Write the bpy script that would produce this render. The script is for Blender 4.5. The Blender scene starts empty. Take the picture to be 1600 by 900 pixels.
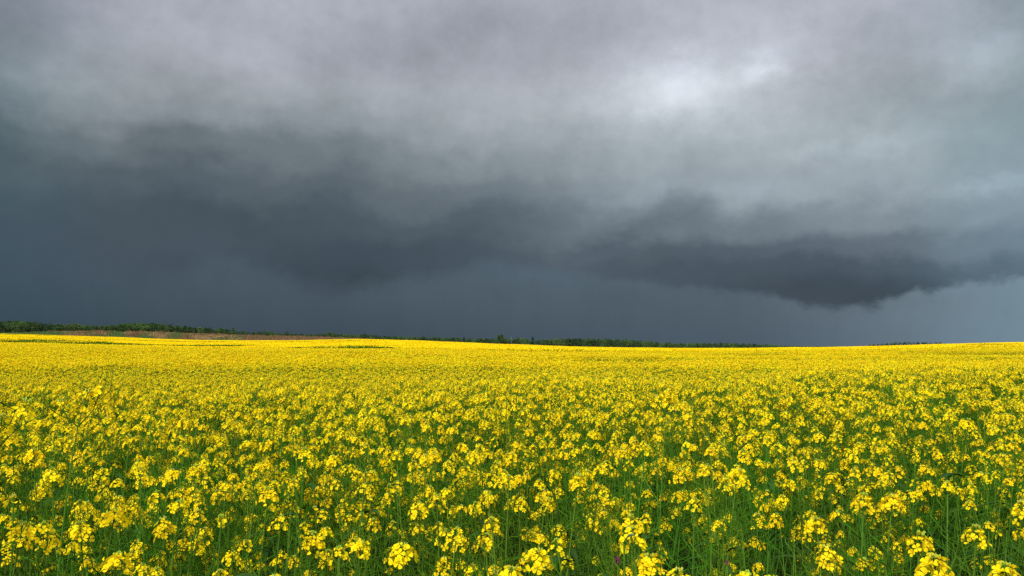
import bpy, math, random
import numpy as np
from mathutils import Matrix, Vector, Euler, noise as mnoise

sc = bpy.context.scene
C = sc.collection
R = math.radians
rng = np.random.default_rng(11)
random.seed(5)

# ------------------------------------------------------------------ camera
FPX = 1386.0          # focal length in pixels of the 1600 px wide photograph
HY = 540.0            # eye level row in the photograph
CAMZ = 1.71
PITCH = math.atan((HY - 450) / FPX)
cd = bpy.data.cameras.new('camera')
cam = bpy.data.objects.new('camera', cd)
C.objects.link(cam)
cam.location = (0, 0, CAMZ)
cam.rotation_euler = (R(90) + PITCH, 0, 0)
cd.sensor_width = 36
cd.lens = 36 * FPX / 1600
cd.clip_start = 0.05
cd.clip_end = 20000
sc.camera = cam

sc.view_settings.view_transform = 'Standard'
sc.view_settings.look = 'None'
EXPO = 0.68
sc.view_settings.exposure = EXPO
sc.view_settings.gamma = 1
sc.view_settings.use_curve_mapping = False
sc.cycles.use_denoising = False
sc.cycles.max_bounces = 5
sc.cycles.diffuse_bounces = 3
sc.cycles.transmission_bounces = 3
sc.cycles.glossy_bounces = 1
sc.cycles.transparent_max_bounces = 4
sc.cycles.sample_clamp_indirect = 4
sc.cycles.use_adaptive_sampling = True
sc.cycles.adaptive_threshold = 0.015

# ------------------------------------------------------------------ sun
SUN_AZ, SUN_EL = R(207), R(36)      # compass bearing (0 = +Y, clockwise); behind the camera, a little left
sl = bpy.data.lights.new('sun', 'SUN')
sl.energy = 3.3
sl.angle = R(9)
sl.color = (1.0, 0.95, 0.88)
so = bpy.data.objects.new('sun', sl)
C.objects.link(so)
sd = Vector((math.sin(SUN_AZ) * math.cos(SUN_EL), math.cos(SUN_AZ) * math.cos(SUN_EL), math.sin(SUN_EL)))
so.rotation_euler = sd.to_track_quat('Z', 'Y').to_euler()
so.location = sd * 50

# ------------------------------------------------------------------ world: storm sky
def lin(c):
    c = c / 255.0
    return c / 12.92 if c <= 0.04045 else ((c + 0.055) / 1.055) ** 2.4

def pix_dir(px, py):
    v = Vector(((px - 800) / FPX, 1.0, -(py - 450) / FPX))
    return Matrix.Rotation(PITCH, 3, 'X') @ v.normalized()

def pix_el(py):          # elevation (deg) of a row on the middle column
    d = pix_dir(800, py)
    return math.degrees(math.asin(d.z))

def pix_az(px):
    d = pix_dir(px, 400)
    return math.degrees(math.atan2(d.x, d.y))

world = bpy.data.worlds.new('World')
sc.world = world
world.use_nodes = True
nt = world.node_tree
nt.nodes.clear()
N, L = nt.nodes.new, nt.links.new

def mth(op, a, b=None, c=None, clamp=False):
    n = N('ShaderNodeMath'); n.operation = op; n.use_clamp = clamp
    for i, v in enumerate((a, b, c)):
        if v is None: continue
        if isinstance(v, (int, float)): n.inputs[i].default_value = v
        else: L(v, n.inputs[i])
    return n.outputs[0]

def mixc(f, a, b):
    n = N('ShaderNodeMix'); n.data_type = 'RGBA'
    for sock, v in ((n.inputs[0], f), (n.inputs[6], a), (n.inputs[7], b)):
        if isinstance(v, (int, float)): sock.default_value = v
        elif isinstance(v, tuple): sock.default_value = v
        else: L(v, sock)
    return n.outputs[2]

def mapr(v, a, b, c, d, smooth=True):
    n = N('ShaderNodeMapRange')
    n.interpolation_type = 'SMOOTHSTEP' if smooth else 'LINEAR'
    L(v, n.inputs[0])
    for i, x in enumerate((a, b, c, d)):
        if isinstance(x, (int, float)): n.inputs[i + 1].default_value = x
        else: L(x, n.inputs[i + 1])
    return n.outputs[0]

tc = N('ShaderNodeTexCoord')
sep = N('ShaderNodeSeparateXYZ'); L(tc.outputs['Generated'], sep.inputs[0])
X, Y, Z = sep.outputs
az = mth('MULTIPLY', mth('ARCTAN2', X, Y), 180 / math.pi)
el = mth('MULTIPLY', mth('ARCSINE', Z), 180 / math.pi)
cmb = N('ShaderNodeCombineXYZ')
L(mth('MULTIPLY', az, 0.72), cmb.inputs[0]); L(el, cmb.inputs[1])      # cloud features are wider than tall

def noise(scale, detail, rough, off=0.0, src=None, stretch=None):
    mp = N('ShaderNodeMapping'); L(src or cmb.outputs[0], mp.inputs[0])
    mp.inputs['Location'].default_value = (off, off * 1.7, off * 0.3)
    if stretch: mp.inputs['Scale'].default_value = stretch
    n = N('ShaderNodeTexNoise'); n.noise_dimensions = '2D'
    n.inputs['Scale'].default_value = scale
    n.inputs['Detail'].default_value = detail
    n.inputs['Roughness'].default_value = rough
    L(mp.outputs[0], n.inputs['Vector'])
    return n

w1 = noise(0.17, 8, 0.58, 3.0)
ws = N('ShaderNodeSeparateColor'); L(w1.outputs['Color'], ws.inputs[0])
azw = mth('ADD', az, mth('MULTIPLY', mth('SUBTRACT', ws.outputs[0], 0.5), 7.0))
elw = mth('ADD', el, mth('MULTIPLY', mth('SUBTRACT', ws.outputs[1], 0.5), 4.8))
azf = mapr(azw, -36.0, 36.0, 0.0, 1.0, smooth=False)

COLS = [-120] + list(range(0, 1601, 100)) + [1720]
# brightness (sRGB green) of the cloud cover along rows of the photograph, then red and blue offsets
ROWS = [
 (0, [129,135,155,171,177,181,182,179,176,173,174,178,181,179,180,179,169,156,147], -5, 10),
 (50, [139,145,160,169,173,173,170,168,169,171,174,178,181,181,184,183,175,164,157], -4, 10),
 (100, [139,147,158,167,172,171,165,163,168,173,174,181,183,183,176,169,177,174,167], -5, 9),
 (135, [137,145,155,162,167,165,161,161,166,171,175,183,185,179,170,165,169,172,167], -5, 7),
 (165, [133,141,150,156,160,159,157,159,163,168,173,179,180,171,166,163,165,167,163], -6, 6),
 (205, [123,130,139,144,147,146,146,149,153,162,170,175,176,170,168,162,159,158,156], -8, 6),
 (250, [103,107,112,116,117,118,122,127,134,145,158,166,167,166,169,164,158,156,154], -10, 6),
 (300, [92,94,94,92,92,96,100,105,112,123,141,157,161,160,165,163,158,156,154], -11, 8),
 (350, [83,84,83,79,76,77,80,83,87,99,116,120,118,120,136,141,145,149,150], -12, 10),
 (390, [80,80,79,79,78,73,70,71,76,87,91,90,89,91,101,112,121,129,130], -12, 12),
 (425, [79,79,78,78,76,72,67,68,77,85,85,82,80,80,79,85,94,108,116], -13, 13),
 (460, [78,78,77,77,77,76,71,76,84,84,80,78,77,73,70,73,82,102,110], -13, 14),
]
def ramp(vals, dr, db, fac, pos=None, interp='B_SPLINE'):
    n = N('ShaderNodeValToRGB'); cr = n.color_ramp; cr.interpolation = interp
    a0, a1 = -36.0, 36.0
    pts = []
    for i, g in enumerate(vals):
        a = pix_az((pos or COLS)[i])
        px_ = (pos or COLS)[i]
        k_ = max(0.0, min(1.0, (px_ - 1380) / 200)) + max(0.0, min(1.0, (160 - px_) / 160)) * .8     # bluer towards both sides
        col = (lin(g + dr - 8 * k_), lin(g), lin(g + db + 1.5 * k_), 1)
        pts.append(((a - a0) / (a1 - a0), col))
    cr.elements[0].position = pts[0][0]; cr.elements[0].color = pts[0][1]
    cr.elements[1].position = pts[-1][0]; cr.elements[1].color = pts[-1][1]
    for p, c in pts[1:-1]:
        e = cr.elements.new(p); e.color = c
    L(fac, n.inputs[0])
    return n.outputs[0]

cur = None
for i, (y, vals, dr, db) in enumerate(ROWS):
    c = ramp(vals, dr, db, azf)
    if cur is None: cur = c
    else: cur = mixc(mapr(elw, pix_el(ROWS[i - 1][0]), pix_el(y), 0.0, 1.0), cur, c)

# grey-blue curtain of rain under the cloud base
EDGE = [(-150,470),(0,455),(150,440),(260,425),(330,412),(365,402),(400,412),(460,432),(520,452),(550,450),(575,434),(620,431),(680,428),
        (760,402),(820,410),(900,424),(1000,440),(1100,450),(1180,456),(1230,470),(1290,482),(1340,484),(1400,467),(1500,452),(1600,445),(1720,440)]
fc = N('ShaderNodeFloatCurve')
azn = mapr(az, -36.0, 36.0, 0.0, 1.0, smooth=False)
wn2 = noise(0.55, 6, 0.6, 9.0)
azn2 = mth('ADD', azn, mth('MULTIPLY', mth('SUBTRACT', wn2.outputs[0], 0.5), 0.035))
L(azn2, fc.inputs['Value'])
cu = fc.mapping.curves[0]
pts = [((pix_az(x) + 36) / 72, pix_el(y) / 12.0) for x, y in EDGE]
cu.points[0].location = pts[0]; cu.points[-1].location = pts[-1]
for p in pts[1:-1]: cu.points.new(*p)
fc.mapping.use_clip = False
fc.mapping.update()
edge = mth('MULTIPLY', fc.outputs[0], 12.0)
wn3 = noise(0.9, 6, 0.62, 21.0)
edge = mth('ADD', edge, mth('MULTIPLY', mth('SUBTRACT', wn3.outputs[0], 0.5), 1.3))
soft = mapr(az, -14.0, 12.0, 1.5, 0.62)
under = mapr(mth('DIVIDE', mth('SUBTRACT', edge, el), soft), -0.45, 0.75, 0.0, 1.0)
RC = [-120, 0, 200, 350, 500, 650, 800, 1000, 1100, 1200, 1300, 1400, 1500, 1600, 1720]
rain_hi = ramp([76,77,79,84,81,87,90,91,90,96,108,121,132,140,142], -16, 13, azn, RC)
rain_lo = ramp([71,71,72,73,75,79,83,86,89,94,104,117,128,137,139], -16, 13, azn, RC)
rain = mixc(mapr(el, 0.2, 4.5, 0.0, 1.0), rain_lo, rain_hi)
shafts = noise(0.5, 5, 0.6, 33.0, stretch=(2.2, 0.30, 1.0))       # faint vertical rain shafts
rsc = N('ShaderNodeVectorMath'); rsc.operation = 'SCALE'; L(rain, rsc.inputs[0])
L(mth('ADD', 1.0, mth('MULTIPLY', mth('SUBTRACT', shafts.outputs[0], 0.5), 0.13)), rsc.inputs['Scale'])
rain = rsc.outputs[0]
cur = mixc(under, cur, rain)

# wisps: soft broken texture, weaker low down
wd = noise(0.20, 7, 0.52, 40.0)
ww = noise(0.7, 8, 0.62, 70.0, stretch=(1.6, 1.0, 1.0))
wv = mth('ADD', mth('MULTIPLY', mth('SUBTRACT', wd.outputs[0], 0.5), 0.40), mth('MULTIPLY', mth('SUBTRACT', ww.outputs[0], 0.5), 0.16))
amp = mapr(el, 0.0, 12.0, 0.35, 1.0)
gain = mth('MULTIPLY', mth('ADD', 1.0, mth('MULTIPLY', wv, amp)), 2.0 ** -EXPO)   # keeps the storm's own brightness under the chosen exposure
BLOBS = [(1068,139,108,40,-2,.36),(1260,195,190,60,8,.07),(1192,112,32,14,-10,.16),(1130,108,26,18,0,-.05),(1290,50,50,18,-18,.05),(1540,88,60,26,0,.13),(1330,232,90,13,-3,.10),(1560,288,90,12,-6,.13),
         (700,150,120,25,6,.06),(430,105,60,46,0,.06),(70,128,80,18,0,.05),(1310,455,160,18,6,-.07),(1000,352,90,13,-16,-.09),(560,436,75,14,0,-.10),
         (340,390,40,22,0,.07),(850,428,62,16,0,.08),(1010,440,42,13,0,.07),(0,28,60,40,0,-.12),(1595,20,50,50,0,-.14),(800,34,160,26,4,-.06),
         (1390,150,110,34,-14,-.07),(640,80,120,18,-12,-.05),(230,205,160,18,3,-.05),(1130,300,140,16,-3,.05)]
wb_ = noise(0.55, 8, 0.66, 55.0)
wbs = N('ShaderNodeSeparateColor'); L(wb_.outputs['Color'], wbs.inputs[0])
cb = N('ShaderNodeCombineXYZ')
L(mth('ADD', az, mth('MULTIPLY', mth('SUBTRACT', wbs.outputs[0], 0.5), 3.8)), cb.inputs[0])
L(mth('ADD', el, mth('MULTIPLY', mth('SUBTRACT', wbs.outputs[1], 0.5), 2.4)), cb.inputs[1])
acc = 1.0
for bx, by, bw, bh, br, bg_ in BLOBS:
    mp = N('ShaderNodeMapping'); mp.vector_type = 'TEXTURE'; L(cb.outputs[0], mp.inputs[0])
    d_ = pix_dir(bx, by)
    mp.inputs['Location'].default_value = (math.degrees(math.atan2(d_.x, d_.y)), math.degrees(math.asin(d_.z)), 0)
    mp.inputs['Rotation'].default_value = (0, 0, R(-br))
    mp.inputs['Scale'].default_value = (bw / 24.2, bh / 24.2, 1)
    dt = N('ShaderNodeVectorMath'); dt.operation = 'DOT_PRODUCT'; L(mp.outputs[0], dt.inputs[0]); L(mp.outputs[0], dt.inputs[1])
    acc = mth('MULTIPLY_ADD', mth('EXPONENT', mth('MULTIPLY', dt.outputs['Value'], -0.7)), bg_ * 1.6, acc)
puff = noise(0.95, 7, 0.6, 88.0)          # small puffs where the cloud is thin and bright
pf = mth('MULTIPLY', mth('SUBTRACT', puff.outputs[0], 0.5), mapr(el, 7.0, 14.0, 0.05, 0.15))
gain = mth('MULTIPLY', mth('MULTIPLY', gain, acc), mth('ADD', 1.0, pf))
vm = N('ShaderNodeVectorMath'); vm.operation = 'SCALE'
L(cur, vm.inputs[0]); L(gain, vm.inputs['Scale'])
cloud_front = vm.outputs[0]

# rest of the sky: bright broken overcast overhead and behind the viewer
sky = N('ShaderNodeTexSky'); sky.sky_type = 'NISHITA'; sky.sun_disc = False
sky.sun_elevation = SUN_EL; sky.sun_rotation = SUN_AZ
sky.air_density = 1.2; sky.dust_density = 2.0
skv = N('ShaderNodeVectorMath'); skv.operation = 'SCALE'; L(sky.outputs[0], skv.inputs[0]); skv.inputs['Scale'].default_value = 0.10
wb = noise(1.6, 6, 0.6, 5.0, src=tc.outputs['Generated'])
thick = mapr(wb.outputs[0], 0.40, 0.62, 0.25, 1.0)
cloud_back = mixc(thick, skv.outputs[0], (0.78, 0.79, 0.82, 1))
over = mapr(el, 24.0, 60.0, 0.0, 1.0)
behind = mapr(Y, 0.62, -0.15, 0.0, 1.0)
f = mth('MAXIMUM', over, behind)
final = mixc(f, cloud_front, cloud_back)
# a thin share of the clear-sky light filters through the storm cover
final2 = mixc(0.02, final, skv.outputs[0])
bg = N('ShaderNodeBackground'); L(final2, bg.inputs[0]); bg.inputs[1].default_value = 1.0
wo = N('ShaderNodeOutputWorld'); L(bg.outputs[0], wo.inputs[0])
world.cycles.sampling_method = 'MANUAL'
world.cycles.sample_map_resolution = 512

# ------------------------------------------------------------------ helpers
def mat(name, col, rough=0.6, trans=0.0, var=0.12, hue=0.03, noise_scale=None, col2=None, spec=0.3):
    m = bpy.data.materials.new(name); m.use_nodes = True
    t = m.node_tree; t.nodes.clear()
    n, l = t.nodes.new, t.links.new
    oi = n('ShaderNodeObjectInfo')
    base = n('ShaderNodeRGB'); base.outputs[0].default_value = (*col, 1)
    src = base.outputs[0]
    if col2:
        g = n('ShaderNodeNewGeometry')
        tx = n('ShaderNodeTexNoise'); tx.inputs['Scale'].default_value = noise_scale; tx.inputs['Detail'].default_value = 4
        l(g.outputs['Position'], tx.inputs['Vector'])
        cr = n('ShaderNodeValToRGB'); cr.color_ramp.elements[0].position = 0.36; cr.color_ramp.elements[1].position = 0.64
        cr.color_ramp.elements[0].color = (*col, 1); cr.color_ramp.elements[1].color = (*col2, 1)
        l(tx.outputs[0], cr.inputs[0]); src = cr.outputs[0]
    hs = n('ShaderNodeHueSaturation')
    mr = n('ShaderNodeMapRange'); l(oi.outputs['Random'], mr.inputs[0]); mr.inputs[3].default_value = 1 - var; mr.inputs[4].default_value = 1 + var
    mh = n('ShaderNodeMapRange')
    m2 = n('ShaderNodeMath'); m2.operation = 'FRACT'
    m3 = n('ShaderNodeMath'); m3.operation = 'MULTIPLY'; l(oi.outputs['Random'], m3.inputs[0]); m3.inputs[1].default_value = 7.31
    l(m3.outputs[0], m2.inputs[0]); l(m2.outputs[0], mh.inputs[0])
    mh.inputs[3].default_value = 0.5 - hue; mh.inputs[4].default_value = 0.5 + hue
    l(mr.outputs[0], hs.inputs['Value']); l(mh.outputs[0], hs.inputs['Hue']); l(src, hs.inputs['Color'])
    p = n('ShaderNodeBsdfPrincipled'); l(hs.outputs[0], p.inputs['Base Color'])
    p.inputs['Roughness'].default_value = rough
    p.inputs['Specular IOR Level'].default_value = spec
    o = n('ShaderNodeOutputMaterial')
    if trans > 0:
        tr = n('ShaderNodeBsdfTranslucent'); l(hs.outputs[0], tr.inputs[0])
        mx = n('ShaderNodeMixShader'); mx.inputs[0].default_value = trans
        l(p.outputs[0], mx.inputs[1]); l(tr.outputs[0], mx.inputs[2]); l(mx.outputs[0], o.inputs[0])
    else:
        l(p.outputs[0], o.inputs[0])
    return m

M_PETAL = mat('petal_yellow', (0.95, 0.725, 0.010), 0.9, 0.45, 0.05, 0.008, spec=0.0)
M_BUD = mat('bud_green_yellow', (0.26, 0.33, 0.02), 0.6, 0.1)
M_STEM = mat('stem_green', (0.062, 0.135, 0.012), 0.7, 0.12, 0.25, 0.02, spec=.05)
M_POD = mat('pod_green', (0.040, 0.110, 0.005), 0.7, 0.15, 0.25, 0.02, spec=.05)
M_LEAF = mat('leaf_glaucous', (0.026, 0.070, 0.013), 0.8, 0.15, 0.2, 0.02, spec=0.08)
PM = [M_PETAL, M_BUD, M_STEM, M_POD, M_LEAF]

class MB:
    def __init__(s): s.v = []; s.f = []; s.m = []; s.n = 0
    def add(s, V, F, m):
        s.v.append(np.asarray(V, float)); s.f += [tuple(i + s.n for i in q) for q in F]
        s.m += [m] * len(F); s.n += len(V)
    def merge(s, o, M=None):
        V = np.concatenate(o.v)
        if M is not None:
            A = np.array(M); V = V @ A[:3, :3].T + A[:3, 3]
        off = s.n
        s.v.append(V); s.f += [tuple(i + off for i in q) for q in o.f]; s.m += o.m; s.n += len(V)
    def mesh(s, name, mats=PM, smooth=False):
        V = np.concatenate(s.v)
        me = bpy.data.meshes.new(name)
        me.from_pydata(V.tolist(), [], s.f)
        used = sorted(set(s.m)); mp = {u: i for i, u in enumerate(used)}
        for u in used: me.materials.append(mats[u])
        me.polygons.foreach_set('material_index', [mp[x] for x in s.m])
        if smooth: me.polygons.foreach_set('use_smooth', [True] * len(s.f))
        me.update()
        return me

def nrm(v):
    v = np.asarray(v, float); return v / (np.linalg.norm(v) + 1e-9)

def frame(d):
    d = nrm(d); a = np.array([0, 0, 1.0]) if abs(d[2]) < 0.9 else np.array([1.0, 0, 0])
    x = nrm(np.cross(a, d)); y = np.cross(d, x)
    return x, y, d

def tube(mb, pts, rad, m, sides=3):
    pts = [np.asarray(p, float) for p in pts]; V = []; n = len(pts)
    for i, p in enumerate(pts):
        d = pts[min(i + 1, n - 1)] - pts[max(i - 1, 0)]
        x, y, _ = frame(d)
        for k in range(sides):
            a = 2 * math.pi * k / sides
            V.append(p + rad[i] * (math.cos(a) * x + math.sin(a) * y))
    F = []
    for i in range(n - 1):
        for k in range(sides):
            k2 = (k + 1) % sides
            F.append((i * sides + k, i * sides + k2, (i + 1) * sides + k2, (i + 1) * sides + k))
    mb.add(V, F, m)

def flower(mb, c, d, size, lod, r, m=0):
    x, y, z = frame(d); a0 = r.uniform(0, 6.28); open_ = r.uniform(0.15, 0.75)
    for k in range(4):
        if r.random() < 0.06: continue
        a = a0 + k * math.pi / 2 + r.uniform(-.15, .15)
        u = math.cos(a) * x + math.sin(a) * y; w = -math.sin(a) * x + math.cos(a) * y
        op = open_ + r.uniform(-.2, .25)
        def P(s, t, cup=0.0):   # s across, t along
            up = math.sin(op) * t + cup
            return c + size * (w * s + u * t * math.cos(op) + z * up)
        if lod == 0:
            V = [P(0, .06), P(-.30, .45, .05), P(-.44, .78, .02), P(-.24, 1.0, -.08), P(.24, 1.0, -.08), P(.44, .78, .02), P(.30, .45, .05), P(0, .6, -.03)]
            F = [(0, 1, 7), (1, 2, 7), (2, 3, 7), (3, 4, 7), (4, 5, 7), (5, 6, 7), (6, 0, 7)]
        else:
            V = [P(0, .05), P(-.42, .62, .04), P(-.2, 1.0, -.06), P(.2, 1.0, -.06), P(.42, .62, .04)]
            F = [(0, 1, 2, 3, 4)]
        mb.add(V, F, m)

def octa(mb, c, r1, h, d, m):
    x, y, z = frame(d)
    V = [c - z * h, c + x * r1, c + y * r1, c - x * r1, c - y * r1, c + z * h]
    F = [(0, 2, 1), (0, 3, 2), (0, 4, 3), (0, 1, 4), (5, 1, 2), (5, 2, 3), (5, 3, 4), (5, 4, 1)]
    mb.add(V, F, m)

def head(seed, lod=0, n=None):
    """raceme, origin at its tip: returns (petals+pedicels, buds)"""
    r = random.Random(seed); a = MB(); b = MB()
    n = n or r.randint(10, 22); L_ = r.uniform(.022, .045)
    ga = 2.4
    for i in range(n):
        t = i / (n - 1)
        zz = -0.008 - L_ * t + r.uniform(-.004, .004)
        ang = i * ga + r.uniform(-.4, .4); rad = .008 + .015 * t ** .7 + r.uniform(-.003, .005)
        o = np.array([math.cos(ang), math.sin(ang), 0])
        c = o * rad + np.array([0, 0, zz + rad * .35])
        d = o * (.5 + .9 * t) + np.array([r.uniform(-.3, .3), r.uniform(-.3, .3), 1.0 - .8 * t + r.uniform(-.2, .3)])
        flower(a, c, d, r.uniform(.0080, .0112), lod, r)
        if lod == 0: tube(a, [np.array([0, 0, zz - .006]), c], [.0006, .0005], 2)
    for i in range(14 if lod == 0 else 5):
        ph = r.uniform(0, 6.28); q = math.sqrt(r.random()) * .008
        o = np.array([math.cos(ph) * q, math.sin(ph) * q, .004 - q * .5 + r.uniform(-.002, .003)])
        octa(b, o, .0018, .0032, np.array([o[0] * 40, o[1] * 40, 1]), 1)
    return a, b

HEADS = [head(100 + i, 0) for i in range(12)] + [head(140 + i, 0, 4 + i) for i in range(4)]      # the last four are nearly spent: four to seven flowers left
HEADS_L = [head(300 + i, 1, 12) for i in range(8)]

def leaf(mb, p, d, length, width, r):
    x, y, z = frame(d); up = np.array([0, 0, 1.0]); side = nrm(np.cross(z, up)); n = 5; V = []; F = []
    for i in range(n + 1):
        t = i / n; w = width * math.sin(math.pi * (0.12 + .88 * t) ** .8) * .5 if i < n else 0.001
        c = p + z * length * t + up * (-.5 * length * t * t)
        V += [c - side * w + up * w * .35, c, c + side * w + up * w * .35]
    for i in range(n):
        for k in (0, 1): F.append((i * 3 + k, i * 3 + k + 1, i * 3 + k + 4, i * 3 + k + 3))
    mb.add(V, F, 4)

def pods(mb, pts, r, n, s0, s1, size=1.0):
    """siliques along the upper part of an axis given as points"""
    P = np.array(pts); k = len(P) - 1; ang = r.uniform(0, 6.28)
    for i in range(n):
        s = (s0 + (s1 - s0) * (i + r.random()) / n) * k; j = min(int(s), k - 1)
        c = P[j] + (P[j + 1] - P[j]) * (s - j); ang += 2.4 + r.uniform(-.3, .3)
        o = np.array([math.cos(ang), math.sin(ang), 0]); t = i / n
        l1 = .020 * size * r.uniform(.8, 1.3); l2 = (.072 - .034 * t) * size * r.uniform(.7, 1.25)
        a = c + o * l1 + np.array([0, 0, l1 * r.uniform(.1, .7)])
        b = a + o * l2 * r.uniform(.35, .85) + np.array([0, 0, l2 * r.uniform(.1, .45)])
        e = b + o * l2 * r.uniform(-.05, .3) + np.array([0, 0, l2 * .55])
        tube(mb, [c, a, b, e], [.0006, .0009, .0014, .0005], 3)

def plant(seed, H=1.35, nb=None, lean=0.06, flowering=1.0, spent=False):
    """returns stem MB, heads [(index, Matrix)], leaves MB list; root at the origin, first head is the topmost"""
    r = random.Random(seed); st = MB(); hd = []; lv = []
    la = r.uniform(0, 6.28); lx, ly = math.cos(la) * lean, math.sin(la) * lean
    def axis(t): return np.array([lx * t * t * H + .012 * math.sin(5 * t + seed), ly * t * t * H + .012 * math.cos(4 * t + seed) - .012, H * t])
    pts = [axis(i / 9) for i in range(10)]
    pts[-1] = axis(1.0) - np.array([0, 0, .004])
    tube(st, pts, [.0048 - .0034 * i / 9 for i in range(10)], 2, 5)
    pods(st, pts, r, r.randint(20, 28), .70, .955)
    def put(p, d, spent=False):
        q = Vector(d).to_track_quat('Z', 'Y').to_matrix().to_4x4()
        s = r.uniform(.70, 1.08)
        hd.append((12 + r.randrange(4) if spent else r.randrange(12), Matrix.Translation(Vector(p)) @ q @ Matrix.Rotation(r.uniform(0, 6.28), 4, 'Z') @ Matrix.Scale(s, 4)))
    put(pts[-1], pts[-1] - pts[-2], spent)
    nb = nb or (r.randint(5, 8) if flowering < .5 else r.randint(9, 12)); a = r.uniform(0, 6.28)
    for i in range(nb):
        t = r.uniform(.30, .84); a += 2.2 + r.uniform(-.5, .5)
        p0 = axis(t); o = np.array([math.cos(a), math.sin(a), 0])
        top = H * min(.97, r.uniform(.76, 1.0)) if r.random() < .65 else H * r.uniform(.58, .82)
        top = max(top, H * t + .10)
        h = top - H * t; out = h * r.uniform(.16, .42)
        bp = [p0 + o * out * (1 - (1 - s) ** 1.7) + np.array([0, 0, h * s ** 1.15]) for s in (0, .17, .34, .5, .67, .84, 1)]
        tube(st, bp, [.0027, .0024, .0021, .0018, .0015, .0012, .001], 2, 4)
        pods(st, bp, r, r.randint(11, 17), .40, .95)
        if r.random() < flowering: put(bp[-1], bp[-1] - bp[-2], r.random() < .15)
        if r.random() < .8:
            l = MB(); d = o + np.array([r.uniform(-.4, .4), r.uniform(-.4, .4), r.uniform(.2, .8)])
            leaf(l, p0, d, r.uniform(.07, .15), r.uniform(.018, .04), r); lv.append(l)
    for i in range(3):
        t = r.uniform(.15, .6); a += 2.1; l = MB()
        leaf(l, axis(t), (math.cos(a), math.sin(a), r.uniform(.1, .7)), r.uniform(.14, .24), r.uniform(.05, .08), r); lv.append(l)
    return st, hd, lv

# ------------------------------------------------------------------ terrain
CROP = 1.35
EX = [-400,0,100,200,300,400,500,550,600,700,800,900,1000,1100,1200,1300,1400,1500,1600,2000]
EYv = [519,521,524,528,532,532,531.5,529.5,530.5,534.5,538.5,542.5,544.5,546,545.5,544,541,536.5,534.5,532]
BX = [-400,0,60,100,200,300,400,500,600,700,2000]
BYv = [524,524,522,520.5,521,524,528,530,535,542,560]
FIELD_END = 232.0

def sst(a, b, x):
    t = np.clip((x - a) / (b - a), 0, 1); return t * t * (3 - 2 * t)

def smooth_interp(x, xs, ys):
    # average of shifted linear interpolations: rounds the corners
    return sum(np.interp(x + s, xs, ys) for s in (-40, -20, 0, 20, 40)) / 5

def ground_z(Xw, Yw):
    Xw = np.asarray(Xw, float); Yw = np.asarray(Yw, float)
    d = np.maximum(Yw, 3.0)
    px = np.clip(800 + FPX * Xw / np.maximum(d, 12), -400, 2000)
    e = 0.36 + (540 - smooth_interp(px, EX, EYv)) / FPX * 230
    k = np.interp(d, [0, 22, 60, 120, 180, 230], [0, 0, .12, .38, .70, 1.0])
    far = e * k
    # near: low rise on the right, a shallow swale behind it
    near = 0.17 * np.exp(-((Xw - 6) ** 2 / 30 + (Yw - 9.5) ** 2 / 26))
    lip = np.interp(px, [0, 600, 1050, 1200, 1600], [7.6, 8.6, 9.6, 10.5, 11.5])
    swale = np.interp(px, [0, 600, 1000, 1600], [.42, .32, .24, .34])
    near = near - swale * sst(0, 5, d - lip) * sst(75, 32, d)
    rip = 0.10 * np.sin(Xw * .045 + Yw * .16) * sst(25, 60, d) + 0.16 * np.sin(Xw * .02 - Yw * .085 + 1) * sst(50, 110, d)
    rip = rip * sst(225, 190, d)
    zf = far + near + rip
    yb = smooth_interp(px, BX, BYv)
    zb = CAMZ + (540 - yb) / FPX * 400
    ze = 0.36 + (540 - smooth_interp(px, EX, EYv)) / FPX * 230
    zfar = ze + (zb - ze) * sst(240, 400, d)
    z = np.where(d < 232, zf, zfar)
    zlow = -6.0
    z = z + (np.minimum(zlow, z) - z) * sst(470, 900, d)
    return z

def gz(x, y): return float(ground_z(x, y))

def fbm(x, y, s, o=0):
    return mnoise.fractal(Vector((x * s + o, y * s - o, o)), 1.0, 2.0, 4)

def link(name, me, parent=None):
    o = bpy.data.objects.new(name, me); C.objects.link(o)
    if parent is not None: o.parent = parent
    return o

def tag(o, label=None, cat=None, group=None, kind=None):
    if label: o['label'] = label
    if cat: o['category'] = cat
    if group: o['group'] = group
    if kind: o['kind'] = kind
    return o

ys = np.concatenate([[-60, -20, -5], np.arange(0, 30, 1.5), np.arange(30, 250, 4), np.arange(250, 480, 10), [500, 560, 650, 760, 900, 1400, 3000, 8000]])
ts = np.linspace(-1.15, 1.15, 90)
V = []; F = []
for y in ys:
    for t in ts:
        x = t * (max(y, 0) + 40)
        V.append((x, y, gz(x, y)))
nt_ = len(ts)
for i in range(len(ys) - 1):
    for j in range(nt_ - 1):
        F.append((i * nt_ + j, i * nt_ + j + 1, (i + 1) * nt_ + j + 1, (i + 1) * nt_ + j))
me = bpy.data.meshes.new('ground'); me.from_pydata(V, [], F)
me.polygons.foreach_set('use_smooth', [True] * len(F))
M_GROUND = mat('ground_soil_and_weeds', (0.020, 0.028, 0.009), 0.9, 0, 0, 0, 0.9, (0.030, 0.050, 0.012), spec=0.1)
me.materials.append(M_GROUND)
tag(link('ground', me), kind='structure')

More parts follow.
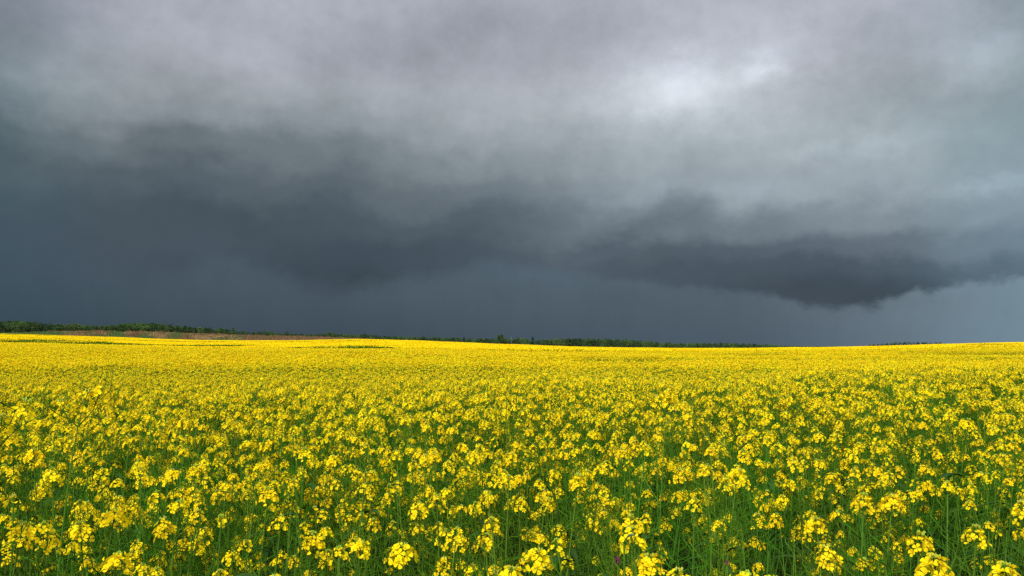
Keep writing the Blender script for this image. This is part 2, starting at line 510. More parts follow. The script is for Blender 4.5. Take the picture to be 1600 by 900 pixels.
# ------------------------------------------------------------------ near plants, one by one
NV = 14
PROTO = [plant(1000 + i, flowering=.16 if i < 7 else .92, spent=i < 4) for i in range(NV)]      # the first seven carry mostly green pods
def pick(d, x=0): return (random.randrange(4) if random.random() < float(np.interp(d, [1.8, 3.5], [.75, .35])) else random.randrange(4, 7)) if random.random() < float(np.interp(d, [1.3, 1.9, 2.6, 3.5, 5.5], [1.0, .82, .42, .12, .0])) + (.22 if x > .28 * d and d < 6 else 0) else random.randrange(7, NV)
STEM_ME = [p[0].mesh('stem') for p in PROTO]
HEAD_ME = [a.mesh('flower_head') for a, b in HEADS]
BUD_ME = [b.mesh('buds') for a, b in HEADS]
HEADALL_ME = []
for a, b in HEADS:
    m_ = MB(); m_.merge(a); m_.merge(b); HEADALL_ME.append(m_.mesh('flower_head'))
LEAF_ME = [[l.mesh('leaf') for l in p[2]] for p in PROTO]
STEMLEAF_ME = []
for p in PROTO:
    m_ = MB(); m_.merge(p[0])
    for l in p[2]: m_.merge(l)
    STEMLEAF_ME.append(m_.mesh('stem'))

def world_of(px, py, d):     # point at depth d seen at pixel (px, py)
    v = pix_dir(px, py); return np.array([v.x / v.y * d, d, CAMZ + v.z / v.y * d])

GROUP = 'rapeseed plants at the front of the field'
def place_plant(k, x, y, rz, s, fine, tilt=(0, 0)):
    st, hd, lv = PROTO[k]
    e = bpy.data.objects.new('rapeseed_plant', None); C.objects.link(e)
    e.empty_display_size = .1
    e.location = (x, y, gz(x, y) - .005); e.rotation_euler = (tilt[0], tilt[1], rz); e.scale = (s, s, s)
    link('stem', STEM_ME[k] if fine else STEMLEAF_ME[k], e)
    for hi, M_ in hd:
        if fine:
            h = link('flower_head', HEAD_ME[hi], e); h.matrix_local = M_
            link('buds', BUD_ME[hi], h)
        else:
            h = link('flower_head', HEADALL_ME[hi], e); h.matrix_local = M_
    if fine:
        for m_ in LEAF_ME[k]: link('leaf', m_, e)
    e['group'] = GROUP; e['category'] = 'plant'
    return e

# heads of the front plants as the photograph shows them (pixel of the top flower head)
HERO = [(185,722),(20,668),(82,795),(180,792),(310,775),(345,835),(440,820),(530,828),(490,785),(420,748),(630,815),(715,820),(768,815),
        (722,700),(905,735),(985,775),(940,742),(1153,748),(1085,790),(1060,868),(1015,835),(800,872),(870,800),(985,848),(1205,850),
        (1240,705),(1275,790),(1335,718),(1395,790),(1440,830),(1480,735),(1350,760),(1525,800),(1460,858),(1595,780),(1385,888),(1290,830),
        (570,725),(620,690),(255,775),(75,870),(185,845),(285,880),(430,885),(665,700),(840,845),(1010,695),(1110,700),(1570,868),(20,878),(1165,890),(125,805)]
pts_near = []
for px, py in HERO:
    d = FPX * 0.36 / (py - 540)
    # solve depth so that the plant top (ground + H) meets the pixel
    hz = CROP + random.uniform(-.02, .02)
    for _ in range(6):
        w = world_of(px, py, d)
        d = max(1.15, (CAMZ - (gz(w[0], w[1]) + hz)) * FPX / (py - 540))
    w = world_of(px, py, d)
    pts_near.append((w[0], w[1], 'hero'))
DENS = 13.5
def scatter(y0, y1, dens, half=0.66, margin=0.5, keep=None):
    area_pts = []
    step = 1 / math.sqrt(dens); y = y0
    while y < y1:
        w = y * half + margin; x = -w
        while x < w:
            area_pts.append((x + random.uniform(-.5, .5) * step, y + random.uniform(-.5, .5) * step))
            x += step
        y += step
    return area_pts
near_end = 6.6
for x, y in scatter(1.22, 3.0, DENS, .62, .12) + scatter(3.0, near_end, 20.0, .62, .12):
    if all((x - a) ** 2 + (y - b) ** 2 > .026 for a, b, *_ in pts_near[:len(HERO)]):
        pts_near.append((x, y, ''))
pts_near = [p for p in pts_near if not (p[1] < 1.75 and p[2] == '' and random.random() < .25)]
def front_px(x, y):
    return 800 + FPX * x / y, 540 + FPX * .36 / y
def corner(x, y):
    a, b = front_px(x, y); return math.exp(-((a - 1480) / 130) ** 2 - ((b - 800) / 75) ** 2)
pts_near = [p for p in pts_near if p[2] or random.random() > .55 * corner(p[0], p[1])]
pts_near = [p for p in pts_near if p[2] or fbm(p[0], p[1], .45, 31) < .12 or random.random() > .35]
pts_near.sort(key=lambda p: math.hypot(p[0], p[1]))
singles, leftover = pts_near[:285], pts_near[285:]
placed = []
for i, (x, y, hero) in enumerate(singles):
    k = (random.randrange(4, 7) if y < 2.6 else random.randrange(4, NV)) if hero else pick(y, x); rz = random.uniform(0, 6.28); s = random.uniform(.97, 1.02) if hero else random.uniform(.86, 1.03)
    top = PROTO[k][1][0][1].translation
    if hero:   # bring the top head itself over the wanted spot
        x -= s * (top.x * math.cos(rz) - top.y * math.sin(rz)); y -= s * (top.x * math.sin(rz) + top.y * math.cos(rz))
    e = place_plant(k, x, y, rz, s, i < 110, (random.gauss(0, .03), random.gauss(0, .03)) if not hero else (0, 0))
    placed.append((e, k, hero))

# the tall leaning plants that rise above the crop on the left
def bent_plant(name, P0, P1, P2, seeds, label):
    r = random.Random(seeds); e = bpy.data.objects.new(name, None); C.objects.link(e)
    e.location = P0; st = MB(); n = 14
    P0, P1, P2 = map(np.array, (P0, P1, P2))
    pts = [((1 - t) ** 2 * P0 + 2 * t * (1 - t) * P1 + t * t * P2) - P0 for t in [i / n for i in range(n + 1)]]
    tube(st, pts, [.0026 - .0014 * i / n for i in range(n + 1)], 2, 5)
    pods(st, pts, r, 9, .55, .80)
    # two side shoots
    ends = [(pts[-1], pts[-1] - pts[-2])]
    for t, a in ((.86, 1.0), (.92, 3.6), (.60, 2.2), (.5, 5.0)):
        p = pts[int(t * n)]; o = np.array([math.cos(a), math.sin(a), 0])
        L_ = (1 - t) * .35 + .02
        bp = [p, p + o * L_ * .5 + np.array([0, 0, L_ * .5]), p + o * L_ * .75 + np.array([0, 0, L_ * 1.2])]
        tube(st, bp, [.0016, .0013, .001], 2, 4)
        pods(st, bp, r, 5, .4, .9)
        ends.append((bp[-1], bp[-1] - bp[-2]))
    link('stem', st.mesh('stem'), e)
    for i, (p, d) in enumerate(ends):
        hi = r.randrange(12); h = link('flower_head', HEAD_ME[hi], e)
        h.matrix_local = Matrix.Translation(Vector(p)) @ Vector(d).to_track_quat('Z', 'Y').to_matrix().to_4x4() @ Matrix.Scale(.95, 4)
        link('buds', BUD_ME[hi], h)
    tag(e, label, 'plant', GROUP)
    return e
t0 = world_of(138, 612, 2.0); b0 = world_of(70, 860, 1.95); b0[2] = gz(b0[0], b0[1])
m0 = world_of(86, 745, 1.97)
bent_plant('rapeseed_plant', tuple(b0), tuple(m0 + np.array([-.01, 0, .0])), tuple(t0), 3, 'tall rapeseed plant leaning right on a bare dark stem, its flowers above the crop')
t1 = world_of(4, 652, 1.6); b1 = world_of(-60, 860, 1.6); b1[2] = gz(b1[0], b1[1]); m1 = world_of(-24, 740, 1.6)
bent_plant('rapeseed_plant', tuple(b1), tuple(m1), tuple(t1), 8, 'tall rapeseed plant cut by the left edge, large flowers above the crop')
t2 = world_of(1043, 612, 2.9); b2 = world_of(1000, 760, 2.9); b2[2] = gz(b2[0], b2[1]); m2_ = world_of(1035, 690, 2.9)
bent_plant('rapeseed_plant', tuple(b2), tuple(m2_), tuple(t2), 12, 'rapeseed plant on a curved dark stem, standing above the middle crop')

# ------------------------------------------------------------------ instanced crop (stuff)
def gn_instancer(name, pts, rots, scls, idx, sources, label, cat):
    me = bpy.data.meshes.new(name); me.from_pydata([tuple(p) for p in pts], [], [])
    a = me.attributes.new('rot', 'FLOAT_VECTOR', 'POINT'); a.data.foreach_set('vector', np.asarray(rots, np.float32).ravel())
    a = me.attributes.new('scl', 'FLOAT_VECTOR', 'POINT'); a.data.foreach_set('vector', np.asarray(scls, np.float32).ravel())
    a = me.attributes.new('idx', 'INT', 'POINT'); a.data.foreach_set('value', np.asarray(idx, np.int32))
    o = link(name, me)
    tree = bpy.data.node_groups.new(name + '_nodes', 'GeometryNodeTree')
    tree.interface.new_socket('Geometry', in_out='INPUT', socket_type='NodeSocketGeometry')
    tree.interface.new_socket('Geometry', in_out='OUTPUT', socket_type='NodeSocketGeometry')
    n, l = tree.nodes.new, tree.links.new
    gi, go = n('NodeGroupInput'), n('NodeGroupOutput')
    jn = n('GeometryNodeJoinGeometry')
    for s in reversed(sources):
        oi = n('GeometryNodeObjectInfo'); oi.inputs['Object'].default_value = s; oi.inputs['As Instance'].default_value = True
        l(oi.outputs['Geometry'], jn.inputs[0])
    ip = n('GeometryNodeInstanceOnPoints'); ip.inputs['Pick Instance'].default_value = True
    def attr(nm, ty):
        q = n('GeometryNodeInputNamedAttribute'); q.data_type = ty; q.inputs[0].default_value = nm
        return next(s for s in q.outputs if s.enabled and s.name == 'Attribute')
    l(gi.outputs[0], ip.inputs['Points']); l(jn.outputs[0], ip.inputs['Instance'])
    l(attr('idx', 'INT'), ip.inputs['Instance Index'])
    e2r = n('FunctionNodeEulerToRotation'); l(attr('rot', 'FLOAT_VECTOR'), e2r.inputs[0]); l(e2r.outputs[0], ip.inputs['Rotation'])
    l(attr('scl', 'FLOAT_VECTOR'), ip.inputs['Scale'])
    l(ip.outputs[0], go.inputs[0])
    md = o.modifiers.new('scatter', 'NODES'); md.node_group = tree
    tag(o, label, cat, None, 'stuff')
    return o

def source(name, me):
    return bpy.data.objects.new(name, me)      # never linked: only a source for the scatter

def whole(k, lod):
    st, hd, lv = PROTO[k]; m_ = MB(); m_.merge(st)
    for l in lv: m_.merge(l)
    for hi, M_ in hd:
        if lod == 0: m_.merge(HEADS[hi][0], M_); m_.merge(HEADS[hi][1], M_)
        else: m_.merge(HEADS_L[hi % 8][0], M_); m_.merge(HEADS_L[hi % 8][1], M_)
    return m_
SRC1 = [source('crop_plant', whole(k, 0).mesh('crop_plant')) for k in range(NV)]


# darker, less flowering strips and patches (photograph pixel x, pixel y, half width px, half height px)
SPARSE = [(40,531.5,75,1.6),(150,534,40,1.6),(560,541,70,1.6),(360,539,60,1.4),(870,546.5,75,1.2),(980,559,110,3.0),(1180,552,80,1.5),
          (170,570,40,4),(90,572,30,3),(60,614,110,5),(230,606,60,4),(1080,582,70,6),(1180,573,60,4),(700,569,60,2),(1500,549,120,2.0),(1560,538,50,1.0)]
TRAM = [(-14.0, .30), (10.0, .55)]
def bare(x, y):
    z = gz(x, y) + CROP
    px = 800 + FPX * x / y; py = 540 + FPX * (CAMZ - z) / y
    v = 0
    for a, b, w, h in SPARSE:
        q = ((px - a) / w) ** 2 + ((py - b) / (h * 1.2)) ** 2
        v = max(v, math.exp(-q * 1.2))
    return v

LOD1_END = 24.0
P = []; RT = []; SC = []; IX = []
cand = [(x, y) for x, y in scatter(1.1, near_end, DENS, .62, 2.2) if abs(x) > y * .62 + .14] + [(x, y) for x, y, _ in leftover] + scatter(near_end, LOD1_END, 22.0, .68, .4)
for x, y in cand:
    b = bare(x, y)
    if random.random() < b * .35: continue
    h = random.uniform(.88, 1.03) * (1 + .035 * fbm(x, y, .35)) * (1 - .14 * b)
    P.append((x, y, gz(x, y) - .005)); RT.append((random.gauss(0, .04), random.gauss(0, .04), random.uniform(0, 6.28)))
    SC.append((h, h, h)); IX.append(pick(y, x))
# some growth just outside the sides of the frame so that a step aside still shows a field
gn_instancer('rapeseed_crop', P, RT, SC, IX, SRC1, 'dense yellow flowering rapeseed crop behind the front plants', 'rapeseed crop')
print('LOD1', len(P))

def qd(mb, c, u, v, m): mb.add([c - u - v, c + u - v, c + u + v, c - u + v], [(0, 1, 2, 3)], m)
def rndv(r): return nrm([r.gauss(0, 1), r.gauss(0, 1), r.gauss(0, 1)])

def tile2(seed, size, yellow):
    r = random.Random(seed); mb = MB()
    n = int(size * size * 19)
    for _ in range(n):
        x, y = r.uniform(-.5, .5) * size, r.uniform(-.5, .5) * size; H = CROP * r.uniform(.88, 1.03)
        tube(mb, [(x, y, .3), (x + r.uniform(-.05, .05), y + r.uniform(-.05, .05), H)], [.006, .004], 2)
        for h in range(9):
            a = r.uniform(0, 6.28); q = r.uniform(0, .25); hz = H * (r.uniform(.86, 1.0) if r.random() < .75 else r.uniform(.7, .86))
            c = np.array([x + math.cos(a) * q, y + math.sin(a) * q, hz])
            tube(mb, [(x, y, H * .5), tuple(c * [1, 1, 1] - [0, 0, .03])], [.004, .003], 3)
            for _k in range(5):      # pods around the shoot
                p = c + np.array([r.uniform(-.04, .04), r.uniform(-.04, .04), -r.uniform(.05, .26)])
                d = nrm([r.uniform(-1, 1), r.uniform(-1, 1), 1.2]); qd(mb, p, d * .032, rndv(r) * .003, 3)
            if r.random() < yellow:
                for _k in range(13):
                    p = c + np.array([r.gauss(0, .022), r.gauss(0, .022), -abs(r.gauss(0, .016))])
                    u = nrm(rndv(r) * [1, 1, .6]); v = nrm(np.cross(u, rndv(r))); s = r.uniform(.006, .0105)
                    qd(mb, p, u * s, v * s, 0)
    for _ in range(n * 2):
        p = np.array([r.uniform(-.5, .5) * size, r.uniform(-.5, .5) * size, r.uniform(.35, .95)]); u = rndv(r); v = nrm(np.cross(u, rndv(r)))
        qd(mb, p, u * .07, v * .028, 4)
    return mb

def tile3(seed, size, yellow):
    r = random.Random(seed); mb = MB()
    for _ in range(int(size * size * 150)):
        x, y = r.uniform(-.5, .5) * size, r.uniform(-.5, .5) * size; hz = CROP * (r.uniform(.88, 1.02))
        m = 0 if r.random() < yellow else 3
        c = np.array([x, y, hz])
        for _k in range(3):
            u = nrm(rndv(r) * [1, 1, .5]); v = nrm(np.cross(u, rndv(r))); qd(mb, c + rndv(r) * .03, u * .027, v * .027, m)
    for _ in range(int(size * size * 22)):
        p = np.array([r.uniform(-.5, .5) * size, r.uniform(-.5, .5) * size, r.uniform(.75, 1.2)]); a = r.uniform(0, 6.28)
        qd(mb, p, np.array([math.cos(a), math.sin(a), 0]) * .09, np.array([0, 0, .14]), 3)
    return mb

T2 = [source('crop_tile', tile2(50 + i, 1.0, yl).mesh('crop_tile')) for i, yl in enumerate((.97, .97, .95, .95, .76, .70, .40, .35))]
T3 = [source('crop_tile_far', tile3(90 + i, 3.0, yl).mesh('crop_tile_far')) for i, yl in enumerate((.96, .96, .93, .82, .62, .35, .08))]

def tiles(name, y0, y1, size, srcs, levels, half, label):
    P = []; RT = []; SC = []; IX = []; y = y0 + size / 2
    while y < y1:
        w = y * half + size; x = -w
        while x < w:
            xx, yy = x, y
            b = bare(xx, yy) * 1.15 + 2.7 * max(0, fbm(xx * .35, yy * 1.8, .03, 3) + .03)
            b = min(1, b + random.uniform(-.04, .10))
            lv = levels[min(len(levels) - 1, max(0, int(b * len(levels))))]
            dz = gz(xx, yy + .5) - gz(xx, yy - .5); dx = gz(xx + .5, yy) - gz(xx - .5, yy)
            rz = random.choice((0, 1, 2, 3)) * math.pi / 2
            hs = (1 + .05 * fbm(xx, yy, .12)) * (1 - .10 * b)
            Rm = (Matrix.Rotation(math.atan(dz), 3, 'X') @ Matrix.Rotation(-math.atan(dx), 3, 'Y') @ Matrix.Rotation(rz, 3, 'Z')).to_euler()
            P.append((xx, yy, gz(xx, yy))); RT.append(tuple(Rm)); SC.append((1.04, 1.04, hs)); IX.append(random.choice(lv))
            x += size
        y += size
    gn_instancer(name, P, RT, SC, IX, srcs, label, 'rapeseed crop')
    print(name, len(P))
tiles('rapeseed_crop', LOD1_END, 75, 1.0, T2, [(0, 1, 2, 3), (0, 1, 2, 3), (2, 3, 4), (4, 5), (5, 6), (6, 7)], .66, 'yellow rapeseed crop in the middle distance of the field')
tiles('rapeseed_crop', 75, FIELD_END, 3.0, T3, [(0, 1, 2), (2, 3), (3,), (4,), (5,), (6,)], .66, 'far yellow rapeseed crop reaching up to the treeline')

# ------------------------------------------------------------------ dry grass bank behind the field, left
M_TAN = mat('dry_grass_tan', (0.22, 0.145, 0.06), 0.8, .1, .2, .015)
M_RED = mat('dry_stalks_red_brown', (0.140, 0.075, 0.034), 0.8, .1, .2, .015)
M_GRN = mat('rough_grass_green', (0.055, 0.10, 0.022), 0.8, .1, .2, .02)
def tuft(seed, m, h):
    r = random.Random(seed); mb = MB()
    for _ in range(38):
        a = r.uniform(0, 6.28); x, y = r.gauss(0, .35), r.gauss(0, .35); l = h * r.uniform(.5, 1.1)
        c = np.array([x, y, 0]); tip = c + np.array([r.gauss(0, .2), r.gauss(0, .2), l]); s = np.array([math.cos(a), math.sin(a), 0]) * .05
        mb.add([c - s, c + s, (c + tip) / 2 + s * .9, tip, (c + tip) / 2 - s * .9], [(0, 1, 2, 4), (4, 2, 3)], m)
    return mb
TM = [M_TAN, M_RED, M_GRN]
TS = [source('grass_tuft', tuft(i, m, h).mesh('grass_tuft', TM)) for i, (m, h) in enumerate(((0, .9), (0, 1.1), (1, 1.3), (1, 1.0), (2, .7), (2, .9)))]
P = []; RT = []; SC = []; IX = []
for _ in range(11000):
    d = random.uniform(236, 398); px = random.uniform(-60, 640); x = (px - 800) / FPX * d
    n1 = fbm(px * .06, d * .05, .5, 7); n2 = fbm(px * .05, d * .06, .6, 19)
    g = n1 * 1.3 + random.gauss(0, .22) + (.22 if px < 200 else .05) - (.30 if 285 < px < 345 or 500 < px < 600 else 0)
    idx = random.choice((4, 5)) if g > .02 else (random.choice((2, 3)) if n2 + random.gauss(0, .2) > .02 else random.choice((0, 1)))
    if 380 < px < 520 and random.random() < .5: idx = random.choice((2, 3))
    if px < 75: idx = random.choice((4, 5))
    s = random.uniform(.7, 1.25)
    P.append((x, d, gz(x, d))); RT.append((0, 0, random.uniform(0, 6.28))); SC.append((s, s, s)); IX.append(idx)
gn_instancer('dry_grass', P, RT, SC, IX, TS, 'tan and reddish dry grass on the bank between field and trees', 'grass')

# ------------------------------------------------------------------ trees
def treemat(n, c): return mat(n, c, .75, .15, .22, .02, .35, tuple(v * 1.35 for v in c), spec=.15)
TMAT = [treemat('foliage_dark_green', (0.020, 0.042, 0.013)), treemat('foliage_mid_green', (0.032, 0.068, 0.016)), treemat('foliage_fresh_green', (0.050, 0.098, 0.020)), mat('bark', (.06, .045, .03), .9, 0, .1, .01)]

def tree_mesh(seed, shape):
    """unit tree, 1 m tall: trunk with limbs, crown of leaf clumps in uneven lobes"""
    r = random.Random(seed); tr = MB(); cr = MB()
    w = {'round': .50, 'bush': .70, 'tall': .28, 'broad': .66, 'ragged': .45, 'dome': .62}[shape]
    zlo = {'round': .22, 'bush': .02, 'tall': .10, 'broad': .25, 'ragged': .15, 'dome': .18}[shape]
    tube(tr, [(0, 0, -.05), (.01, 0, .2), (.0, .01, .45), (.02, 0, .75)], [.035, .028, .02, .008], 3, 6)
    for i in range(6):
        a = i * 1.05 + r.uniform(-.3, .3); z = .15 + .07 * i
        tube(tr, [(0, 0, z), (math.cos(a) * w * .3, math.sin(a) * w * .3, z + .12), (math.cos(a) * w * .6, math.sin(a) * w * .6, z + .28)], [.014, .009, .003], 3, 4)
    lobes = []
    for i in range(24 if shape == 'dome' else 15):
        t = r.random(); a = r.uniform(0, 6.28); z = zlo + .12 + (1 - zlo - .28) * t
        if shape == 'tall': rad = w * (1 - t) * .6
        elif shape == 'dome': rad = w * math.sqrt(max(0.05, 1 - t * t)) * .75
        elif shape == 'bush': rad = w * math.sqrt(1 - t * t * .9) * .62
        elif shape == 'broad': rad = w * (.35 + .5 * math.sin(math.pi * min(1, t + .1)))
        else: rad = w * math.sin(math.pi * (.15 + .75 * t)) * .62
        q = rad * math.sqrt(r.random()) * 1.1
        lobes.append((np.array([math.cos(a) * q, math.sin(a) * q, z]), r.uniform(.11, .19) * (1 if shape != 'tall' else .7)))
    lobes.append((np.array([0, 0, 1 - .13]), .13))
    lobes.append((np.array([0, 0, .5]), .2)); lobes.append((np.array([0, 0, .3]), .18))
    for c, R0 in lobes:
        for _ in range(46):
            d = rndv(r); p = c + d * R0 * (r.uniform(.45, 1.0) if r.random() < .9 else r.uniform(1.0, 1.25)) * np.array([1, 1, .85])
            if p[2] < 0.0: continue
            u = rndv(r); v = nrm(np.cross(u, rndv(r))); s = r.uniform(.018, .038)
            cr.add([p - u * s, p + v * s * .8, p + u * s * 1.1, p - v * s * .7], [(0, 1, 2, 3)], 0)
    return tr, cr
SHAPES = ['round', 'bush', 'tall', 'broad', 'ragged', 'dome']
TREES = {}
for i, s in enumerate(SHAPES):
    for j in range(3):
        tr, cr = tree_mesh(700 + i * 10 + j, s)
        trm = tr.mesh('trunk', TMAT)
        for c in range(3):
            cr.m = [c] * len(cr.m)
            TREES[(s, j, c)] = (trm, cr.mesh('crown', TMAT))

TG = 'trees and bushes of the treeline'
def place_tree(px, ytop, d, shape, col, wpx=None, j=None):
    x = (px - 800) / FPX * d; z0 = gz(x, d)
    zt = CAMZ + (540 - ytop) / FPX * d
    h = max(1.5, zt - z0)
    trm, crm = TREES[(shape, random.randrange(3) if j is None else j, col)]
    e = bpy.data.objects.new('tree' if shape != 'bush' else 'bush', None); C.objects.link(e)
    wid = (wpx / FPX * d) if wpx else h * random.uniform(.95, 1.25) * 1.0
    basew = {'round': 1.0, 'bush': 1.15, 'tall': .55, 'broad': 1.3, 'ragged': .9, 'dome': 1.2}[shape]
    sx = wid / basew if wpx else h * random.uniform(.9, 1.3)
    e.location = (x, d, z0); e.rotation_euler = (0, 0, random.uniform(0, 6.28)); e.scale = (sx, sx, h)
    link('trunk', trm, e); link('crown', crm, e)
    e['group'] = TG; e['category'] = 'bush' if shape == 'bush' else 'tree'
    return e

TX = [0,20,40,60,80,100,120,140,160,180,200,220,240,260,280,300,320,345,355,380,400,420,460,480,500,515,530,545,570,590,600,640,700,740,760,800,840,900,920,960,980,1000,1030,1060,1100,1150,1170,1200,1215,1262,1300]
TY = [502,500,501,503,505,506,506,507,508,506,504,504,504,506,508,510,511,512,514,516,517,517,520,521,521,519,520,522,522,523,525,525.5,527,528,528.5,529,529.5,529,529,530,530,532,534,536.5,535.5,536,537.5,538.5,539.5,540.5,541.5]
# the ones that stand out: px, top row, shape, colour index, width px, label
LAND = [
 (28, 499.5, 'broad', 1, 34, 'broad dark tree, tallest at the left edge of the treeline'),
 (118, 504, 'broad', 2, 36, 'wide fresh green tree above the start of the dry grass'),
 (222, 503, 'broad', 2, 34, 'bright green rounded tree at the highest swell left of centre'),
 (278, 507, 'ragged', 1, 14, 'ragged mid green tree just right of the bright rounded swell'),
 (322, 510, 'round', 0, 16, 'very dark round tree above the reddest patch of dry grass'),
 (364, 510, 'tall', 2, 9, 'small pointed green tree standing alone above low scrub'),
 (448, 517, 'round', 0, 11, 'small dark round bush top rising beside the reddish scrub'),
 (515, 517.5, 'tall', 1, 11, 'pointed green tree above the right end of the dry grass'),
 (568, 520, 'broad', 0, 18, 'dark flat topped tree where the dry grass ends'),
 (725, 526, 'tall', 0, 10, 'small dark peaked tree left of the large round tree'),
 (784, 520.5, 'dome', 1, 27, 'large round crowned tree rising highest above the central treeline'),
 (832, 525, 'tall', 0, 10, 'dark pointed tree right of the large round tree'),
 (965, 528.5, 'broad', 0, 22, 'dark wide tree at the crest of the right hand wood'),
 (1045, 532.5, 'tall', 1, 9, 'little peaked tree at the dip right of the wood'),
 (1150, 534.5, 'ragged', 1, 9, 'small peaked tree amid the low dark wood on the right'),
 (1206, 536, 'broad', 1, 14, 'last clear bushy tree before the treeline thins out on the right'),
]
NICK = ['tallest tree at the left edge', 'wide fresh green tree', 'bright rounded tree', 'ragged tree', 'very dark round tree', 'lone small pointed tree',
        'small dark round bush', 'pointed green tree', 'flat topped dark tree', 'small dark peaked tree', 'large round tree',
        'dark pointed tree', 'dark wide tree', 'little peaked tree', 'small peaked tree on the right', 'last clear bushy tree']
ORD = ['first', 'second', 'third', 'fourth', 'fifth', 'sixth', 'seventh', 'eighth', 'ninth', 'tenth']
COLN = ['dark green', 'mid green', 'fresh green']
SHN = {'round': 'rounded tree', 'bush': 'low bush', 'tall': 'narrow tree', 'broad': 'broad tree', 'ragged': 'ragged tree', 'dome': 'domed tree'}
for px, yt, shp, col, w, lab in LAND:
    e = place_tree(px, yt, 400 if px != 785 else 396, shp, col, w)
    e['label'] = lab
fill = []
px = -14.0
while px < 1300:
    if all(abs(px - l[0]) > 4 for l in LAND):
        fill.append((px, 'front'))
    px += random.uniform(5.5, 9.5) if px < 1060 else random.uniform(6, 9)
px = -20.0
for px, row in fill:
    yt = float(np.interp(px, TX, TY)) + random.uniform(-1.2, 2.2) - (.9 if px > 600 else 0)
    shp = random.choice(['round', 'bush', 'bush', 'broad', 'ragged', 'bush'])
    col = random.choices([0, 1, 2], [.45, .35, .2])[0]
    if px > 1215: yt = float(np.interp(px, TX, TY)) + random.uniform(-.3, .6); shp = 'bush'
    e = place_tree(px, yt, random.uniform(404, 418), shp, col)
    li = min(range(len(LAND)), key=lambda i: abs(LAND[i][0] - px)); side = 'left' if px < LAND[li][0] else 'right'
    n_ = sum(1 for q, _ in fill if min(range(len(LAND)), key=lambda i: abs(LAND[i][0] - q)) == li and (q < LAND[li][0]) == (px < LAND[li][0]) and abs(q - LAND[li][0]) < abs(px - LAND[li][0]))
    e['label'] = f"{COLN[col]} {SHN[shp]}, {ORD[min(n_, 9)]} {side} of the {NICK[li]}"
# the wood behind them, one far mass
P = []; RT = []; SC = []; IX = []
WS = []
for key in [('broad', 0, 0), ('broad', 1, 1), ('bush', 0, 0), ('bush', 1, 1), ('round', 2, 2)]:
    WS.append(source('wood_crown', TREES[key][1]))
for _ in range(520):
    px = random.uniform(-70, 1255); d = random.uniform(420, 470); x = (px - 800) / FPX * d
    yt = float(np.interp(px, TX, TY)) + random.uniform(0.3, 3) - (.9 if px > 600 else 0)
    z0 = gz(x, d); h = max(1.2, CAMZ + (540 - yt) / FPX * d - z0)
    P.append((x, d, z0)); RT.append((0, 0, random.uniform(0, 6.28))); SC.append((h * 1.3, h * 1.3, h)); IX.append(random.randrange(5))
gn_instancer('woodland', P, RT, SC, IX, WS, 'continuous dark green wood filling in behind the treeline', 'wood')
# dark far copse peeping over the rise on the right
for i in range(17):
    px = 1357 + i * 6.9; d = 520; yt = np.interp(px, [1355, 1375, 1395, 1420, 1440, 1465, 1475], [538.5, 536.6, 533.8, 533.6, 533.4, 533.8, 534.4]) + random.uniform(-.4, .4)
    x = (px - 800) / FPX * d; zt = CAMZ + (540 - yt) / FPX * d; h = 7.0
    trm, crm = TREES[(random.choice(['bush', 'dome']), random.randrange(3), 0)]
    e = bpy.data.objects.new('tree', None); C.objects.link(e); z0 = gz(x, d)
    h = max(2, zt - z0)
    e.location = (x, d, z0); e.scale = (4.6, 4.6, h); e.rotation_euler = (0, 0, random.uniform(0, 6.28))
    link('trunk', trm, e); link('crown', crm, e)
    tag(e, 'dark tree of the low copse showing over the yellow rise on the right' if 0 < i < 16 else ('leftmost tree of the dark copse over the yellow rise' if i == 0 else 'rightmost tree of the dark copse over the yellow rise'), 'tree', 'trees of the copse over the rise')

# ------------------------------------------------------------------ small things
# thin pale post in front of the treeline
M_POST = mat('post_weathered_pale', (.22, .23, .20), .7, 0, 0, 0)
pd_ = 392; px0 = (799 - 800) / FPX * pd_
pe = bpy.data.objects.new('post', None); C.objects.link(pe); pe.location = (px0, pd_, gz(px0, pd_))
topz = CAMZ + (540 - 527) / FPX * pd_ - pe.location.z
m_ = MB(); tube(m_, [(0, 0, -.3), (0, 0, topz * .5), (0, 0, topz)], [.05, .045, .04], 0, 8); link('pole', m_.mesh('pole', [M_POST]), pe)
m_ = MB(); tube(m_, [(0, 0, topz), (0, 0, topz + .08), (0, 0, topz + .14)], [.06, .06, .015], 0, 8); link('cap', m_.mesh('cap', [M_POST]), pe)
tag(pe, 'thin pale post standing before the trees right of the large round tree', 'post')

# purple wildflowers low in the crop
M_PURP = mat('wildflower_purple', (.09, .012, .04), .6, .2, .1, .01)
for px, py, d, lab in ((965, 868, 1.55, 'small dark purple wildflower low between rapeseed stems, the larger of two'), (1136, 873, 1.6, 'tiny dark purple wildflower low in the crop, the smaller of two')):
    w = world_of(px, py, d); e = bpy.data.objects.new('wildflower', None); C.objects.link(e)
    g0 = gz(w[0], w[1]); e.location = (w[0], w[1], g0); hh = w[2] - g0; s = .6 if px < 1000 else .4
    m_ = MB(); tube(m_, [(0, 0, 0), (.01, 0, hh * .5), (0, 0, hh)], [.002, .0016, .001], 2, 4); link('stem', m_.mesh('stem'), e)
    m_ = MB(); r_ = random.Random(4)
    for i in range(22):
        a = i * 2.4; z = hh - .004 - .018 * s * (i / 22); o = np.array([math.cos(a), math.sin(a), .4])
        flower(m_, np.array([0, 0, z]) + o * .005 * s, o, .005 * s, 0, r_)
    link('blossom', m_.mesh('blossom', [M_PURP]), e)
    tag(e, lab, 'wildflower', 'purple wildflowers')

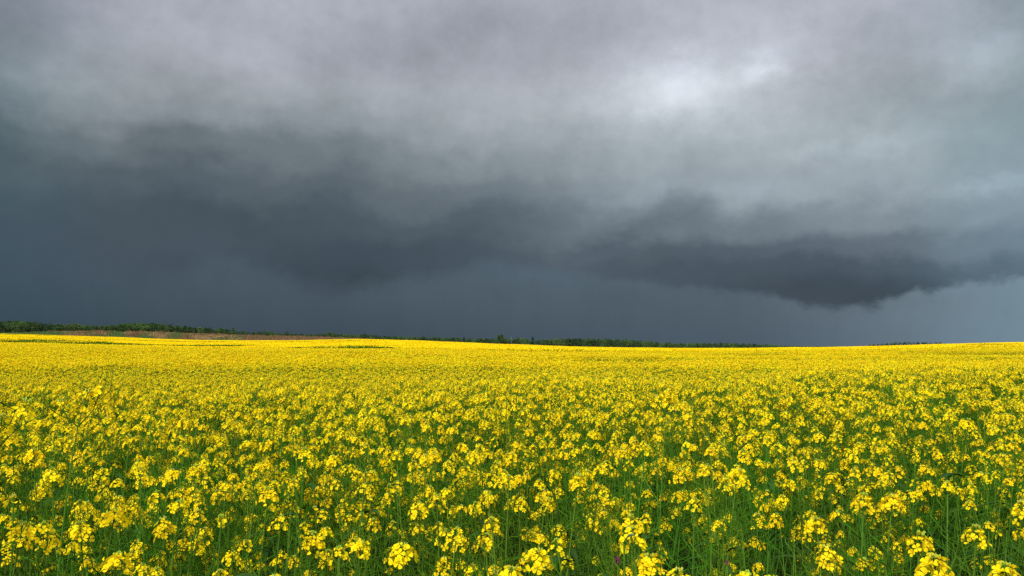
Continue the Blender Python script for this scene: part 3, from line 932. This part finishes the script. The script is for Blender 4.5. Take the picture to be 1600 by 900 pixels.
# broad grey-green leaf standing up in the front crop
r_ = random.Random(9)
w = world_of(975, 848, 1.62); e = bpy.data.objects.new('weed', None); C.objects.link(e); g0 = gz(w[0], w[1]); e.location = (w[0], w[1], g0); hh = w[2] - g0
m_ = MB(); tube(m_, [(0, 0, 0), (.01, .0, hh * .5), (0, 0, hh)], [.003, .0025, .0018], 2, 4); link('stem', m_.mesh('stem'), e)
M_GL = mat('leaf_grey_green', (.065, .13, .075), .6, .15, 0, 0)
for a, l in ((.3, .038),):
    m_ = MB(); leaf(m_, np.array([0, 0, hh]), (math.cos(a), -.3, 1.6), l, .022, r_); m_.m = [0] * len(m_.m); link('leaf', m_.mesh('leaf', [M_GL]), e)
tag(e, 'weed with a broad upright grey green leaf among the front rapeseed stems', 'weed')

# little dark insect over the flowers
M_BUG = mat('insect_black', (.012, .010, .012), .4, 0, 0, 0); M_WING = mat('insect_wing', (.25, .25, .28), .3, .5, 0, 0)
w = world_of(1052, 643, 3.1); e = bpy.data.objects.new('insect', None); C.objects.link(e); e.location = tuple(w); e.rotation_euler = (0, .3, .4)
m_ = MB(); tube(m_, [(-.008, 0, 0), (-.005, 0, 0), (-.001, 0, .0005), (.003, 0, .0005), (.006, 0, .001), (.008, 0, .001)], [.0006, .0028, .0018, .0028, .0018, .0006], 0, 8)
link('body', m_.mesh('body', [M_BUG]), e)
for s in (-1, 1):
    m_ = MB(); m_.add([(.002, s * .001, .003), (-.002, s * .004, .005), (-.006, s * .010, .006), (-.001, s * .011, .006), (.004, s * .006, .005)], [(0, 1, 2, 3, 4)], 0); link('wing', m_.mesh('wing', [M_WING]), e)
tag(e, 'tiny black insect hovering over the yellow flowers right of centre', 'insect')

# ------------------------------------------------------------------ labels of the front plants
bpy.context.view_layer.update()
def to_px(p):
    v = Matrix.Rotation(-PITCH, 3, 'X') @ (Vector(p) - Vector((0, 0, CAMZ)))
    return 800 + FPX * v.x / v.y, 450 - FPX * v.z / v.y
for e, k, hero in placed:
    h = e.matrix_world @ PROTO[k][1][0][1].translation
    e['tp'] = to_px(h)
NUM = ['no', 'one', 'two', 'three', 'four', 'five', 'six', 'seven', 'eight', 'nine', 'ten']
BANDS = [(845, 'at the bottom edge'), (790, 'second row up'), (745, 'third row up')]
ZONES = [(0, 'far left'), (200, 'left'), (400, 'left of centre'), (600, 'just left of the middle'), (800, 'just right of the middle'), (1000, 'right of centre'), (1200, 'right'), (1400, 'far right')]
cells = {}
for e, k, hero in placed:
    tx, ty = e['tp']
    band = next((b for lim, b in BANDS if ty >= lim), 'behind the front rows')
    zone = [z for lim, z in ZONES if tx >= lim or lim == 0][-1]
    cells.setdefault((band, zone), []).append((tx, e, k))
for (band, zone), L_ in cells.items():
    L_.sort(key=lambda q: q[0])
    for i, (tx, e, k) in enumerate(L_):
        nh = len(PROTO[k][1])
        if band == 'behind the front rows':
            e['label'] = f'rapeseed plant merging into the crop behind the front rows, {zone}'
        else:
            e['label'] = f'flowering plant {band}, {zone}, {ORD[min(i, 9)]} from its left'
    for _, e, _k in L_:
        del e['tp']
print('plants', len(placed), 'objects', len(bpy.data.objects))
